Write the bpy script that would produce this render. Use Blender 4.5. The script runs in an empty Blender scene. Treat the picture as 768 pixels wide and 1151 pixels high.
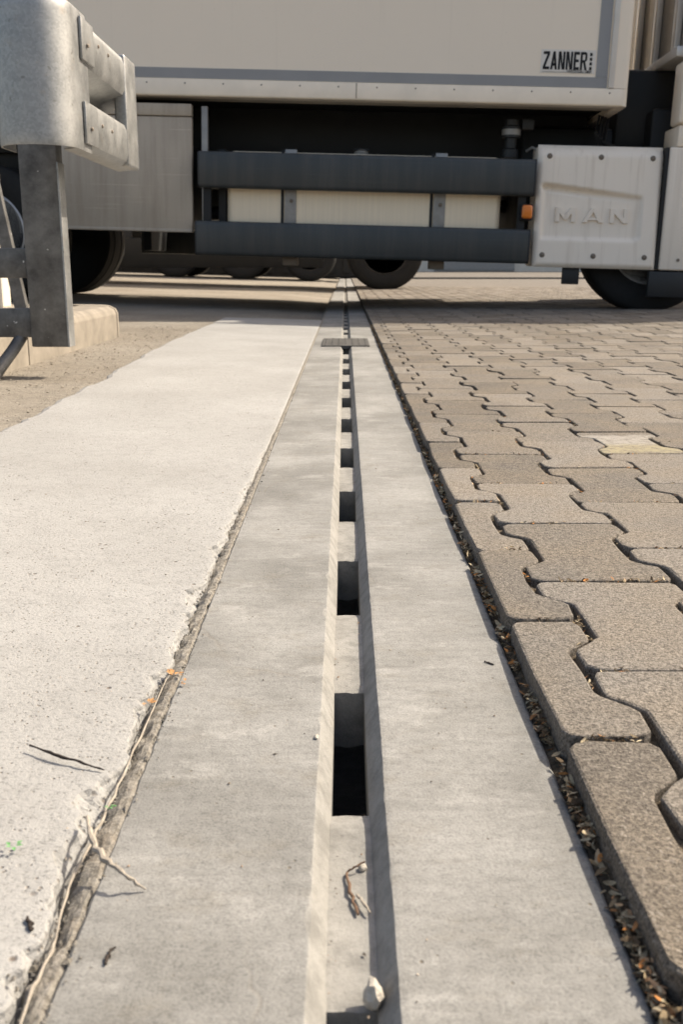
import bpy, bmesh, math, random
from mathutils import Vector, Matrix, noise
R = math.radians
rnd = random.Random(11)
scn = bpy.context.scene
col = scn.collection

# ------------------------------------------------------------------ camera, sky, sun, exposure
CAM_H = 0.30
cam_d = bpy.data.cameras.new('camera'); cam = bpy.data.objects.new('camera', cam_d); col.objects.link(cam)
cam_d.sensor_fit = 'VERTICAL'; cam_d.sensor_height = 36.0; cam_d.sensor_width = 24.0; cam_d.lens = 35.0
cam_d.clip_start = 0.02; cam_d.clip_end = 2000
cam.location = (0, 0, CAM_H)
cam.rotation_euler = (R(90 - 13.93), 0, R(0.21))
cam_d.dof.use_dof = True; cam_d.dof.focus_distance = 1.05; cam_d.dof.aperture_fstop = 18.0
scn.camera = cam
SUN_DIR = Vector((0.86, 0.46, 1.0)).normalized()
elev = math.asin(SUN_DIR.z); azim = math.atan2(SUN_DIR.x, SUN_DIR.y)
world = bpy.data.worlds.new('World'); scn.world = world; world.use_nodes = True
wn = world.node_tree.nodes; wl = world.node_tree.links
sky = wn.new('ShaderNodeTexSky'); sky.sky_type = 'NISHITA'; sky.sun_disc = False
sky.sun_elevation = elev; sky.sun_rotation = azim; sky.air_density = 1.0; sky.dust_density = 4.0; sky.ozone_density = 0.3
wl.new(sky.outputs[0], wn['Background'].inputs['Color']); wn['Background'].inputs['Strength'].default_value = 0.125
sun_d = bpy.data.lights.new('sun', 'SUN'); sun_d.energy = 4.1; sun_d.angle = R(0.53); sun_d.color = (1.0, 0.93, 0.82)
sun = bpy.data.objects.new('sun', sun_d); col.objects.link(sun)
sun.rotation_euler = SUN_DIR.to_track_quat('Z', 'Y').to_euler(); sun.location = SUN_DIR * 30
scn.view_settings.view_transform = 'Standard'; scn.view_settings.look = 'None'
scn.view_settings.gamma = 1.0; scn.view_settings.use_curve_mapping = False
scn.view_settings.exposure = 0.90
scn.view_settings.use_white_balance = True; scn.view_settings.white_balance_temperature = 7050; scn.view_settings.white_balance_tint = 10

# ------------------------------------------------------------------ materials
class Mat:
    def __init__(s, name):
        s.m = bpy.data.materials.new(name); s.m.use_nodes = True
        s.t = s.m.node_tree; s.b = s.t.nodes['Principled BSDF']
    def n(s, typ, **kw):
        nd = s.t.nodes.new(typ)
        for k, v in kw.items(): setattr(nd, k, v)
        return nd
    def l(s, a, b): s.t.links.new(a, b)
    def coords(s, stretch=(1, 1, 1), space='Position'):
        if space == 'Position': o = s.n('ShaderNodeNewGeometry').outputs['Position']
        else: o = s.n('ShaderNodeTexCoord').outputs['Object']
        mp = s.n('ShaderNodeMapping'); mp.inputs['Scale'].default_value = stretch
        s.l(o, mp.inputs['Vector']); return mp.outputs[0]
    def noise(s, vec, scale, detail=4, rough=.6):
        nd = s.n('ShaderNodeTexNoise'); nd.inputs['Scale'].default_value = scale
        nd.inputs['Detail'].default_value = detail; nd.inputs['Roughness'].default_value = rough
        s.l(vec, nd.inputs['Vector']); return nd.outputs['Fac']
    def voro(s, vec, scale, feature='F1', out='Distance'):
        nd = s.n('ShaderNodeTexVoronoi'); nd.feature = feature; nd.inputs['Scale'].default_value = scale
        s.l(vec, nd.inputs['Vector']); return nd.outputs[out]
    def ramp(s, fac, stops):
        r = s.n('ShaderNodeValToRGB'); els = r.color_ramp.elements
        while len(els) < len(stops): els.new(0.5)
        for e, (p, c) in zip(els, stops):
            e.position = p; e.color = (c, c, c, 1) if isinstance(c, (int, float)) else (*c, 1)
        s.l(fac, r.inputs[0]); return r.outputs[0]
    def mix(s, fac, a, b, mode='MIX'):
        m = s.n('ShaderNodeMix'); m.data_type = 'RGBA'; m.blend_type = mode
        for sock, v in ((m.inputs['Factor'], fac), (m.inputs['A'], a), (m.inputs['B'], b)):
            if hasattr(v, 'is_output') or hasattr(v, 'links'): s.l(v, sock)
            elif isinstance(v, (int, float)):
                sock.default_value = v if sock.type == 'VALUE' else (v, v, v, 1)
            else: sock.default_value = (*v, 1)
        return m.outputs['Result']
    def math(s, op, a, b=0.0):
        m = s.n('ShaderNodeMath'); m.operation = op
        for sock, v in ((m.inputs[0], a), (m.inputs[1], b)):
            if isinstance(v, (int, float)): sock.default_value = v
            else: s.l(v, sock)
        return m.outputs[0]
    def color(s, c):
        if isinstance(c, tuple): s.b.inputs['Base Color'].default_value = (*c, 1)
        else: s.l(c, s.b.inputs['Base Color'])
    def rough(s, r, metal=0.0, spec=0.5):
        if isinstance(r, (int, float)): s.b.inputs['Roughness'].default_value = r
        else: s.l(r, s.b.inputs['Roughness'])
        s.b.inputs['Metallic'].default_value = metal
        s.b.inputs['Specular IOR Level'].default_value = spec
    def bump(s, hgt, strength, dist):
        b = s.n('ShaderNodeBump'); b.inputs['Strength'].default_value = strength; b.inputs['Distance'].default_value = dist
        s.l(hgt, b.inputs['Height']); s.l(b.outputs[0], s.b.inputs['Normal'])

def m_drain(k=1.0):
    m = Mat('cast_concrete' if k == 1 else 'clean_formed_concrete'); p = m.coords(); st = m.coords((0.3, 1.5, 1))
    big = m.noise(p, 6, 5, .62); blot = m.noise(m.coords((.75, 1.2, 1)), 24, 6, .7); streak = m.noise(st, 75, 6, .7)
    mid = m.noise(p, 150, 5, .75); fine = m.noise(p, 600, 3, .75)
    c = m.mix(m.ramp(big, [(.38, 0), (.62, 1)]), (.174, .171, .161), (.244, .241, .230))
    c = m.mix(m.ramp(blot, [(.54, 0), (.70, .45)]), c, (.155, .14, .114))
    c = m.mix(m.ramp(m.noise(m.coords((.8, 1.3, 1.7)), 17, 5, .7), [(.56, 0), (.66, .55)]), c, (.30, .295, .28))
    c = m.mix(1.0, c, m.ramp(m.noise(p, 2.2, 3), [(.36, .84), (.6, 1.05)]), 'MULTIPLY')
    c = m.mix(1.0, c, m.ramp(streak, [(.32, .86), (.5, 1.0), (.68, 1.07)]), 'MULTIPLY')
    c = m.mix(1.0, c, m.ramp(mid, [(.33, .82), (.5, 1.0), (.68, 1.08)]), 'MULTIPLY')
    c = m.mix(1.0, c, m.ramp(fine, [(.32, .78), (.5, 1.0), (.66, 1.08)]), 'MULTIPLY')
    pits = m.voro(p, 120); sel = m.noise(p, 30, 2)
    pm = m.math('MULTIPLY', m.ramp(pits, [(.07, 1), (.15, 0)]), m.ramp(sel, [(.56, 0), (.62, 1)]))
    c = m.mix(pm, c, (.11, .095, .075))
    wv = m.noise(p, 9, 4, .6); dis = m.n('ShaderNodeVectorMath'); dis.operation = 'ADD'; m.l(p, dis.inputs[0])
    cmb = m.n('ShaderNodeCombineXYZ'); m.l(m.math('MULTIPLY', wv, .06), cmb.inputs[0]); m.l(m.math('MULTIPLY', wv, .05), cmb.inputs[1]); m.l(cmb.outputs[0], dis.inputs[1])
    hair = m.voro(dis.outputs[0], 5.5, 'DISTANCE_TO_EDGE'); hm = m.math('MULTIPLY', m.ramp(hair, [(.002, 1), (.006, 0)]), m.ramp(m.noise(p, 5, 2), [(.50, 0), (.60, .35)]))
    c = m.mix(hm, c, (.15, .13, .105))
    if k != 1: c = m.mix(1.0, m.mix(.55, c, (.275, .266, .245)), m.ramp(m.noise(p, 48, 5, .7), [(.36, .72), (.55, 1.0)]), 'MULTIPLY')
    m.color(c); m.rough(.86, spec=.3)
    hh = m.math('ADD', m.math('MULTIPLY', fine, .5), m.math('MULTIPLY', mid, .8))
    hh = m.math('SUBTRACT', hh, m.math('MULTIPLY', m.math('ADD', pm, hm), .9))
    m.bump(hh, .5, .0012); return m.m
def m_slab():
    m = Mat('pale_exposed_concrete'); p = m.coords()
    big = m.noise(p, 3.2, 4, .6); mid = m.noise(p, 60, 4, .65); fine = m.noise(p, 330, 4, .7)
    c = m.mix(m.ramp(big, [(.35, 0), (.65, 1)]), (.262, .258, .248), (.305, .302, .293))
    c = m.mix(1.0, c, m.ramp(mid, [(.33, .90), (.52, 1.0)]), 'MULTIPLY')
    c = m.mix(1.0, c, m.ramp(fine, [(.33, .60), (.44, .98), (.64, 1.05)]), 'MULTIPLY')
    v = m.voro(p, 210); vs = m.noise(p, 75, 2)
    pit = m.math('MULTIPLY', m.ramp(v, [(.10, 1), (.26, 0)]), m.ramp(vs, [(.50, 0), (.58, 1)]))
    c = m.mix(m.math('MULTIPLY', pit, .9), c, (.19, .165, .14))
    v2 = m.voro(p, 85); vs2 = m.noise(p, 17, 3)
    pit2 = m.math('MULTIPLY', m.ramp(v2, [(.08, 1), (.2, 0)]), m.ramp(vs2, [(.54, 0), (.60, 1)]))
    c = m.mix(pit2, c, (.13, .11, .095))
    m.color(c); m.rough(.92, spec=.2)
    hh = m.math('ADD', m.math('MULTIPLY', fine, .9), m.math('MULTIPLY', mid, .8))
    hh = m.math('SUBTRACT', hh, m.math('ADD', pit, pit2))
    m.bump(hh, .7, .0016); return m.m
def m_paver(paint=False):
    m = Mat('painted_paver_concrete' if paint else 'paver_concrete'); p = m.coords()
    oi = m.n('ShaderNodeObjectInfo').outputs['Random']; isl = m.n('ShaderNodeNewGeometry').outputs['Random Per Island']
    rr = m.math('FRACT', m.math('ADD', oi, isl))
    big = m.noise(p, 9, 3, .6); mid = m.noise(p, 170, 4, .7); fine = m.noise(p, 520, 3, .75); gr = m.voro(p, 620, out='Color')
    c = m.mix(rr, (.112, .100, .087), (.196, .179, .159))
    c = m.mix(m.ramp(big, [(.35, 0), (.75, .5)]), c, (.205, .165, .118))
    c = m.mix(1.0, c, m.ramp(mid, [(.3, .62), (.5, 1.0), (.7, 1.18)]), 'MULTIPLY')
    c = m.mix(1.0, c, m.ramp(fine, [(.34, .36), (.5, 1.0), (.68, 1.48)]), 'MULTIPLY')
    c = m.mix(m.ramp(m.noise(m.coords((1.6, .5, 1)), 3.1, 4, .65), [(.56, 0), (.72, .45)]), c, (.085, .074, .064))
    g2 = m.n('ShaderNodeSeparateColor'); m.l(gr, g2.inputs[0])
    c = m.mix(m.ramp(g2.outputs[0], [(.90, 0), (.93, .55)]), c, (.07, .06, .053))
    c = m.mix(m.ramp(g2.outputs[1], [(.92, 0), (.95, .3)]), c, (.34, .31, .27))
    if paint:
        sep = m.n('ShaderNodeSeparateXYZ'); m.l(p, sep.inputs[0])
        wob = m.math('MULTIPLY', m.math('SUBTRACT', m.noise(p, 60, 3), .5), .05)
        yy = m.math('ADD', sep.outputs[1], wob)
        band = m.ramp(m.math('MULTIPLY', m.math('SUBTRACT', yy, 1.50), 4.0), [(.06, 0), (.12, 1), (.72, 1), (.8, 0)])
        tone = m.ramp(m.math('MULTIPLY', m.math('SUBTRACT', yy, 1.50), 4.0), [(.34, (.30, .265, .17)), (.44, (.32, .302, .272))])
        wear = m.math('MULTIPLY', band, m.ramp(m.noise(p, 90, 4, .7), [(.36, .15), (.56, .8)]))
        c = m.mix(wear, c, tone)
    m.color(c); m.rough(.93, spec=.2)
    hh = m.math('ADD', m.math('MULTIPLY', fine, .8), m.math('MULTIPLY', mid, .9))
    m.bump(hh, .8, .0022); return m.m
def m_ground():
    m = Mat('yard_surface'); p = m.coords()
    sep = m.n('ShaderNodeSeparateXYZ'); m.l(p, sep.inputs[0])
    big = m.noise(p, 1.6, 5, .65); mid = m.noise(p, 45, 5, .7); fine = m.noise(p, 260, 3, .75)
    left = m.mix(m.ramp(big, [(.35, 0), (.65, 1)]), (.205, .18, .148), (.27, .246, .21))
    left = m.mix(1.0, left, m.ramp(mid, [(.3, .68), (.55, 1.0)]), 'MULTIPLY')
    soil = m.mix(m.ramp(mid, [(.35, 0), (.65, 1)]), (.055, .044, .033), (.17, .138, .10))
    far = m.mix(big, (.14, .125, .108), (.18, .165, .146))
    br = m.n('ShaderNodeTexBrick'); br.inputs['Scale'].default_value = 1.0
    br.inputs['Brick Width'].default_value = .2157; br.inputs['Row Height'].default_value = .1155; br.inputs['Mortar Size'].default_value = .006
    mp = m.n('ShaderNodeMapping'); mp.inputs['Rotation'].default_value = (0, 0, R(90)); m.l(p, mp.inputs['Vector']); m.l(mp.outputs[0], br.inputs['Vector'])
    far = m.mix(m.math('MULTIPLY', br.outputs['Fac'], .6), far, (.1, .085, .065))
    yf = m.ramp(m.math('MULTIPLY', sep.outputs[1], 1 / 30), [(.44, 0), (.45, 1)])
    xf = m.ramp(m.math('MULTIPLY', sep.outputs[0], .1), [(.50, 0), (.501, 1)])
    right = m.mix(m.math('MAXIMUM', yf, xf), soil, far)
    side = m.ramp(m.math('ADD', m.math('MULTIPLY', sep.outputs[0], 5), .5), [(.5, 0), (.55, 1)])
    c = m.mix(side, left, right)
    c = m.mix(1.0, c, m.ramp(fine, [(.3, .6), (.5, 1.0), (.7, 1.25)]), 'MULTIPLY')
    m.color(c); m.rough(.95, spec=.15)
    m.bump(m.math('ADD', fine, m.math('MULTIPLY', mid, 1.5)), .8, .004); return m.m
def m_soil():
    m = Mat('dry_crack_soil'); p = m.coords(); a = m.noise(p, 170, 5, .75); b = m.noise(p, 28, 4, .6)
    c = m.mix(m.ramp(a, [(.34, 0), (.62, 1)]), (.12, .108, .09), (.30, .28, .248))
    c = m.mix(m.ramp(b, [(.55, 0), (.75, .35)]), c, (.22, .165, .11))
    m.color(c); m.rough(.97, spec=.1); m.bump(a, 1.0, .004); return m.m
def simple(name, c, rough=.6, metal=0., spec=.5, var=.12, scale=14, bump=0, bscale=200, space='Object', stretch=(1, 1, 1)):
    m = Mat(name); p = m.coords(stretch, space); a = m.noise(p, scale, 4, .6)
    cc = m.mix(m.ramp(a, [(.3, 0), (.7, 1)]), tuple(x * (1 - var) for x in c), tuple(x * (1 + var) for x in c))
    m.color(cc); m.rough(m.ramp(a, [(.25, max(.02, rough - .08)), (.75, min(1, rough + .08))]), metal, spec)
    if bump: m.bump(m.noise(p, bscale, 3, .7), bump, .002)
    return m.m
def m_paint():
    m = Mat('dusty_cream_white_paint'); p = m.coords((1, 1, 1), 'Object')
    a = m.noise(p, 3, 4, .6); st = m.noise(m.coords((9, 9, .25), 'Object'), 2.6, 4, .6); sp = m.noise(p, 90, 3, .7)
    c = m.mix(a, (.835, .725, .585), (.86, .755, .62))
    c = m.mix(m.ramp(st, [(.6, 0), (.85, .15)]), c, (.47, .39, .305))
    c = m.mix(m.ramp(sp, [(.68, 0), (.76, .35)]), c, (.3, .25, .2))
    m.color(c); m.rough(m.ramp(a, [(.3, .34), (.7, .5)]), 0, .45); return m.m
def m_cover():
    m = Mat('dusty_cover_plastic'); p = m.coords((1, 1, 1), 'Object')
    a = m.noise(p, 4, 4, .6); st = m.noise(m.coords((14, 14, .3), 'Object'), 1.6, 4, .55)
    c = m.mix(a, (.825, .725, .60), (.86, .765, .65))
    c = m.mix(m.ramp(st, [(.55, 0), (.78, .42)]), c, (.46, .36, .26))
    c = m.mix(m.ramp(m.noise(p, 120, 3, .7), [(.62, 0), (.75, .3)]), c, (.36, .31, .26))
    m.color(c); m.rough(.42, 0, .45); m.bump(m.noise(p, 380, 2), .08, .001); return m.m
def m_grime(name, base, dust, rough):
    m = Mat(name); p = m.coords((1, 1, 1), 'Object'); st = m.noise(m.coords((7, 7, .5), 'Object'), 2.2, 5, .65)
    sc_ = m.noise(m.coords((.25, 6, 14), 'Object'), 5, 5, .7); sp = m.noise(p, 55, 4, .7); big = m.noise(p, 1.3, 3)
    c = m.mix(m.ramp(st, [(.45, 0), (.75, .6)]), base, dust)
    c = m.mix(m.ramp(sc_, [(.60, 0), (.68, .35)]), c, tuple(min(1, x * 1.9) for x in base))
    c = m.mix(m.ramp(sp, [(.60, 0), (.74, .5)]), c, dust)
    c = m.mix(1.0, c, m.ramp(big, [(.3, .86), (.7, 1.12)]), 'MULTIPLY')
    m.color(c); m.rough(m.ramp(sp, [(.3, rough - .08), (.7, rough + .14)]), 0, .45); m.bump(m.noise(p, 7, 3), .06, .02); return m.m
def m_zinc():
    m = Mat('galvanised_steel'); p = m.coords((1, 1, 1), 'Object')
    a = m.noise(p, 11, 5, .65); v = m.voro(p, 190, out='Color'); sp = m.noise(p, 46, 2, .5)
    s2 = m.n('ShaderNodeSeparateColor'); m.l(v, s2.inputs[0])
    c = m.mix(m.ramp(a, [(.3, 0), (.7, 1)]), (.22, .225, .222), (.36, .36, .352))
    c = m.mix(m.math('MULTIPLY', s2.outputs[0], .2), c, (.60, .60, .59))
    c = m.mix(m.ramp(sp, [(.69, 0), (.73, .75)]), c, (.20, .195, .18))
    c = m.mix(m.ramp(m.noise(p, 24, 4), [(.62, 0), (.78, .35)]), c, (.33, .24, .15))
    m.color(c); m.rough(m.ramp(a, [(.3, .40), (.7, .55)]), .8, .5); m.bump(m.noise(p, 60, 4), .06, .003); return m.m
def m_post():
    m = Mat('weathered_steel_post'); p = m.coords((1, 1, 1), 'Object')
    a = m.noise(p, 13, 5, .7); sp = m.noise(p, 60, 2); st = m.noise(m.coords((6, 6, 1), 'Object'), 5, 4, .65)
    c = m.mix(m.ramp(a, [(.32, 0), (.72, 1)]), (.07, .068, .065), (.21, .206, .198))
    c = m.mix(m.ramp(st, [(.5, 0), (.75, .5)]), c, (.09, .085, .08))
    c = m.mix(m.ramp(sp, [(.71, 0), (.74, .9)]), c, (.6, .59, .57))
    m.color(c); m.rough(.55, .45, .5); m.bump(a, .1, .003); return m.m
def m_litter():
    m = Mat('dry_leaf_litter'); isl = m.n('ShaderNodeNewGeometry').outputs['Random Per Island']; p = m.coords()
    c = m.ramp(isl, [(0, (.06, .042, .027)), (.30, (.12, .085, .052)), (.50, (.27, .21, .13)), (.80, (.46, .39, .27)), (.93, (.36, .15, .05)), (1, (.50, .22, .07))])
    c = m.mix(1.0, c, m.ramp(m.noise(p, 400, 3), [(.3, .7), (.6, 1.05)]), 'MULTIPLY')
    m.color(c); m.rough(.85, spec=.2); return m.m
def m_bits():
    m = Mat('dark_crumbs'); isl = m.n('ShaderNodeNewGeometry').outputs['Random Per Island']
    c = m.ramp(isl, [(0, (.06, .05, .04)), (.45, (.16, .13, .10)), (.7, (.40, .35, .29)), (1, (.26, .15, .08))])
    m.color(c); m.rough(.9, spec=.2); return m.m
M = dict(drain=m_drain(), drain_pale=m_drain(1.3), slab=m_slab(), paver=m_paver(), paver_paint=m_paver(True), ground=m_ground(), soil=m_soil(),
  paint=m_paint(), cover=m_cover(), zinc=m_zinc(), post=m_post(), litter=m_litter(), bits=m_bits(),
  kerb=simple('kerb_concrete', (.24, .212, .176), .9, 0, .2, .2, 16, .5, 260, 'Position'),
  island=simple('sandy_island_fill', (.27, .24, .20), .95, 0, .1, .25, 30, .7, 200, 'Position'),
  rail=m_grime('dark_grey_anodised_rail', (.040, .046, .047), (.085, .08, .072), .42),
  stripe=simple('grey_film', (.28, .28, .28), .45, 0, .4, .05, 4),
  alu=simple('aluminium_sheet', (.87, .74, .555), .42, .05, .5, .04, 3, .05, 100, 'Object', (20, 1, .5)),
  frame=simple('box_edge_profile', (.82, .72, .585), .45, .05, .5, .06, 6),
  trim=simple('bright_aluminium_trim', (.66, .64, .61), .38, .35, .5, .05, 8),
  panel=m_grime('grey_side_panel', (.44, .378, .30), (.27, .215, .16), .5),
  black=simple('black_chassis', (.012, .013, .014), .55, 0, .35, .25, 9),
  plastic=simple('black_plastic', (.02, .021, .022), .5, 0, .4, .15, 9),
  under=simple('lit_box_underside', (.42, .37, .30), .8, 0, .2, .18, 3),
  rubber=simple('tyre_rubber', (.018, .018, .018), .8, 0, .25, .2, 30, .15, 90),
  rim=simple('steel_rim', (.42, .42, .42), .45, .5, .5, .15, 12),
  steel=simple('grey_steel', (.30, .29, .275), .5, .4, .5, .15, 20),
  ink=simple('black_lettering', (.012, .012, .012), .5, 0, .3, .05, 9),
  plate=simple('sticker_film', (.70, .66, .60), .45, 0, .4, .03, 9),
  bolt=simple('rusty_bolt', (.20, .165, .13), .6, .3, .4, .3, 200),
  twig=simple('dark_twig', (.035, .028, .024), .85, 0, .2, .3, 300),
  bark=simple('brown_twig', (.12, .075, .05), .85, 0, .2, .3, 300),
  root=simple('pale_dry_root', (.30, .265, .22), .85, 0, .2, .2, 150, .4, 600),
  pebble=simple('pale_stone', (.42, .385, .33), .9, 0, .2, .25, 90, .6, 500),
  iron=simple('cast_iron', (.075, .072, .068), .7, .3, .4, .35, 25, .5, 300),
  leaf_g=simple('green_leaf', (.10, .26, .09), .6, 0, .3, .2, 200),
  leaf_b=simple('orange_brown_leaf', (.36, .19, .08), .75, 0, .2, .3, 300),
  wall=simple('cream_render', (.62, .57, .49), .9, 0, .2, .08, 3, .3, 120),
  humus=simple('dark_humus', (.085, .066, .046), .95, 0, .1, .5, 240, 1.0, 500, 'Position'),
  seal=simple('grey_joint_mortar', (.33, .31, .27), .9, 0, .2, .2, 60, .4, 300, 'Position'))
am = Mat('amber_lens'); am.color((.85, .22, .02)); am.rough(.25, 0, .5); am.b.inputs['Transmission Weight'].default_value = .15
M['amber'] = am.m
gm = Mat('dark_window_glass'); gm.color((.02, .025, .028)); gm.rough(.08, 0, .6); M['glass'] = gm.m

# ------------------------------------------------------------------ geometry helpers
class MB:
    def __init__(s): s.bm = bmesh.new()
    def poly(s, vs, fs):
        b = [s.bm.verts.new(v) for v in vs]
        for f in fs:
            try: s.bm.faces.new([b[i] for i in f])
            except ValueError: pass
        return s
    def box(s, x0, x1, y0, y1, z0, z1, bev=0, seg=2):
        t = bmesh.new()
        vs = [t.verts.new((x, y, z)) for x in (x0, x1) for y in (y0, y1) for z in (z0, z1)]
        for f in ((0, 1, 3, 2), (4, 6, 7, 5), (0, 4, 5, 1), (2, 3, 7, 6), (0, 2, 6, 4), (1, 5, 7, 3)): t.faces.new([vs[i] for i in f])
        bmesh.ops.recalc_face_normals(t, faces=t.faces)
        if bev: bmesh.ops.bevel(t, geom=list(t.edges), offset=bev, segments=seg, affect='EDGES', profile=.5)
        return s.join(t)
    def join(s, t, mat=None):
        t.verts.index_update(); mp = [s.bm.verts.new(mat @ v.co if mat else v.co) for v in t.verts]
        for f in t.faces:
            try: s.bm.faces.new([mp[v.index] for v in f.verts])
            except ValueError: pass
        t.free(); return s
    def tube(s, pts, rad, n=8, caps=True):
        pts = [Vector(p) for p in pts]; rings = []
        for i, p in enumerate(pts):
            d = (pts[min(i + 1, len(pts) - 1)] - pts[max(i - 1, 0)]).normalized()
            a = d.cross(Vector((0, 0, 1)))
            if a.length < 1e-3: a = d.cross(Vector((1, 0, 0)))
            a.normalize(); b = d.cross(a); r = rad[i] if isinstance(rad, (list, tuple)) else rad
            rings.append([s.bm.verts.new(p + (a * math.cos(t) + b * math.sin(t)) * r) for t in [2 * math.pi * k / n for k in range(n)]])
        for u, w in zip(rings, rings[1:]):
            for k in range(n): s.bm.faces.new((u[k], u[(k + 1) % n], w[(k + 1) % n], w[k]))
        if caps: s.bm.faces.new(rings[0][::-1]); s.bm.faces.new(rings[-1])
        return s
    def lathe(s, prof, c, axis='Y', n=48):      # prof: (radius, along axis)
        rings = []
        for r, a in prof:
            ring = []
            for k in range(n):
                t = 2 * math.pi * k / n; u, w = r * math.cos(t), r * math.sin(t)
                v = {'Y': (u, a, w), 'Z': (u, w, a), 'X': (a, u, w)}[axis]
                ring.append(s.bm.verts.new(Vector(v) + Vector(c)))
            rings.append(ring)
        for u, w in zip(rings, rings[1:]):
            for k in range(n): s.bm.faces.new((u[k], u[(k + 1) % n], w[(k + 1) % n], w[k]))
        for ring in (rings[0], rings[-1]):
            try: s.bm.faces.new(ring)
            except ValueError: pass
        return s
    def prism(s, pts, axis, a0, a1, bev=0):     # closed 2D outline pushed along an axis
        t = bmesh.new()
        def P(u, w, a): return {'X': (a, u, w), 'Y': (u, a, w), 'Z': (u, w, a)}[axis]
        A = [t.verts.new(P(u, w, a0)) for u, w in pts]; B = [t.verts.new(P(u, w, a1)) for u, w in pts]
        t.faces.new(A); t.faces.new(B[::-1]); n = len(pts)
        for k in range(n): t.faces.new((A[k], B[k], B[(k + 1) % n], A[(k + 1) % n]))
        bmesh.ops.recalc_face_normals(t, faces=t.faces)
        if bev: bmesh.ops.bevel(t, geom=list(t.edges), offset=bev, segments=2, affect='EDGES', profile=.5)
        return s.join(t)
    def mesh(s, name, mat, smooth=False, recalc=True):
        if recalc: bmesh.ops.recalc_face_normals(s.bm, faces=s.bm.faces)
        me = bpy.data.meshes.new(name); s.bm.to_mesh(me); s.bm.free(); me.materials.append(mat)
        if smooth:
            for p in me.polygons: p.use_smooth = True
            if smooth != 'all': me.set_sharp_from_angle(angle=R(38))
        return me
    def build(s, name, mat, parent=None, smooth=False, loc=None):
        return put(name, s.mesh(name, mat, smooth), parent, loc)
def put(name, me, parent=None, loc=None):
    o = bpy.data.objects.new(name, me); col.objects.link(o)
    if parent: o.parent = parent
    if loc: o.location = loc
    return o
def tag(o, label=None, cat=None, group=None, kind=None):
    for k, v in (('label', label), ('category', cat), ('group', group), ('kind', kind)):
        if v: o[k] = v
    return o
def empty(name, loc=(0, 0, 0), rot=(0, 0, 0)):
    o = bpy.data.objects.new(name, None); col.objects.link(o); o.location = loc; o.rotation_euler = rot
    o.empty_display_size = .1; return o
def text_mesh(name, body, mat, height, width, extrude=.0, bold=.0, bevel=0, shear=0):
    cu = bpy.data.curves.new(name, 'FONT'); cu.body = body; cu.size = 1; cu.extrude = extrude; cu.offset = bold; cu.bevel_depth = bevel; cu.shear = shear
    cu.resolution_u = 4; cu.space_character = 1.25 if body == 'MAN' else 1.06 + bold * 1.6
    ob = bpy.data.objects.new(name, cu); col.objects.link(ob); bpy.context.view_layer.update()
    me = bpy.data.meshes.new_from_object(ob.evaluated_get(bpy.context.evaluated_depsgraph_get()))
    bpy.data.objects.remove(ob); bpy.data.curves.remove(cu)
    xs = [v.co.x for v in me.vertices]; ys = [v.co.y for v in me.vertices]
    x0, x1, y0, y1 = min(xs), max(xs), min(ys), max(ys)
    for v in me.vertices:   # stand the letters up in XZ, facing -Y
        v.co = Vector(((v.co.x - x0) / (x1 - x0) * width, -v.co.z, (v.co.y - y0) / (y1 - y0) * height))
    me.materials.clear(); me.materials.append(mat); return me
def fb(x, y=0., z=0.): return noise.noise(Vector((x, y, z)))
def lz(x): return .0 + .03 * max(0, min(9, -x - .13))      # cross fall of the left side

# ------------------------------------------------------------------ ground, slab, drain, paving
prof = [(-400, lz(-400) - .004), (-9.13, lz(-9.13) - .004), (-3, lz(-3) - .004), (-1.2, lz(-1.2) - .004), (-.5, lz(-.5) - .006), (-.145, -.016), (-.1449, -.42), (.1359, -.42), (.136, -.004), (.1395, -.002), (.1415, .0085), (1.5, .0085), (6, .0085), (400, .0085)]
ys = [-6, 0, 3, 8, 15, 40, 600]
g = MB(); g.poly([(x, y, z) for y in ys for x, z in prof], [(j * len(prof) + i, j * len(prof) + i + 1, (j + 1) * len(prof) + i + 1, (j + 1) * len(prof) + i) for j in range(len(ys) - 1) for i in range(len(prof) - 1)])
tag(g.build('ground', M['ground']), kind='structure')

def yrows(a, b, d0, grow=1.0, d1=1.0):
    out = [a]; d = d0
    while out[-1] < b:
        d = d0 if out[-1] < 1.5 else min(d1, d * grow); out.append(out[-1] + d)
    return out
rows = yrows(.15, 5.5, .003, 1.05, .2); rows = [-2, -.5] + rows
sl = MB(); vs = []; n = 0
for y in rows:
    near = max(0, min(1, (1.9 - y) / 1.0)); nearest = max(0, min(1, (.75 - y) / .4))
    xe = -.1305 - .0045 * near * (1 + fb(y * 7, 3)) - .0065 * near * fb(y * 19, 8) - .0035 * near * fb(y * 55, 6) - .002 * near * fb(y * 130, 5) - .005 * nearest
    ch = max(0.0006, .003 + .024 * fb(y * 11, 40) + .012 * fb(y * 34, 41) + .005 * fb(y * 95, 44)) * near
    ch2 = ch * (1.5 + .8 * fb(y * 30, 60))
    xl = -.565 - .055 * min(4, y) * .5 - .03 * fb(y * 2.2, 77) - .018 * fb(y * 9, 78) - .008 * fb(y * 31, 79)
    t = lambda x: lz(x) + .0028
    P = [(xe + .001, -.03), (xe, t(xe) - .007 - .004 * near * (1 + fb(y * 40, 2))), (xe - ch * .5, t(xe) - .0052 - .004 * near * fb(y * 120, 19)), (xe - ch * .9, t(xe) - .0036 - .003 * near * fb(y * 90, 9)), (xe - ch, t(xe) - .0014), (xe - ch - .0012, t(xe - ch)),
         (xe - ch - .006, t(xe - ch) + .0006), (-.20, t(-.2)), (-.3, t(-.3)), (-.42, t(-.42)), (xl + .05, t(xl + .05)), (xl + .012, t(xl) - .001), (xl, t(xl) - .005), (xl - .02, lz(xl) - .02)]
    n = len(P); vs += [(x, y, z) for x, z in P]
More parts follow.
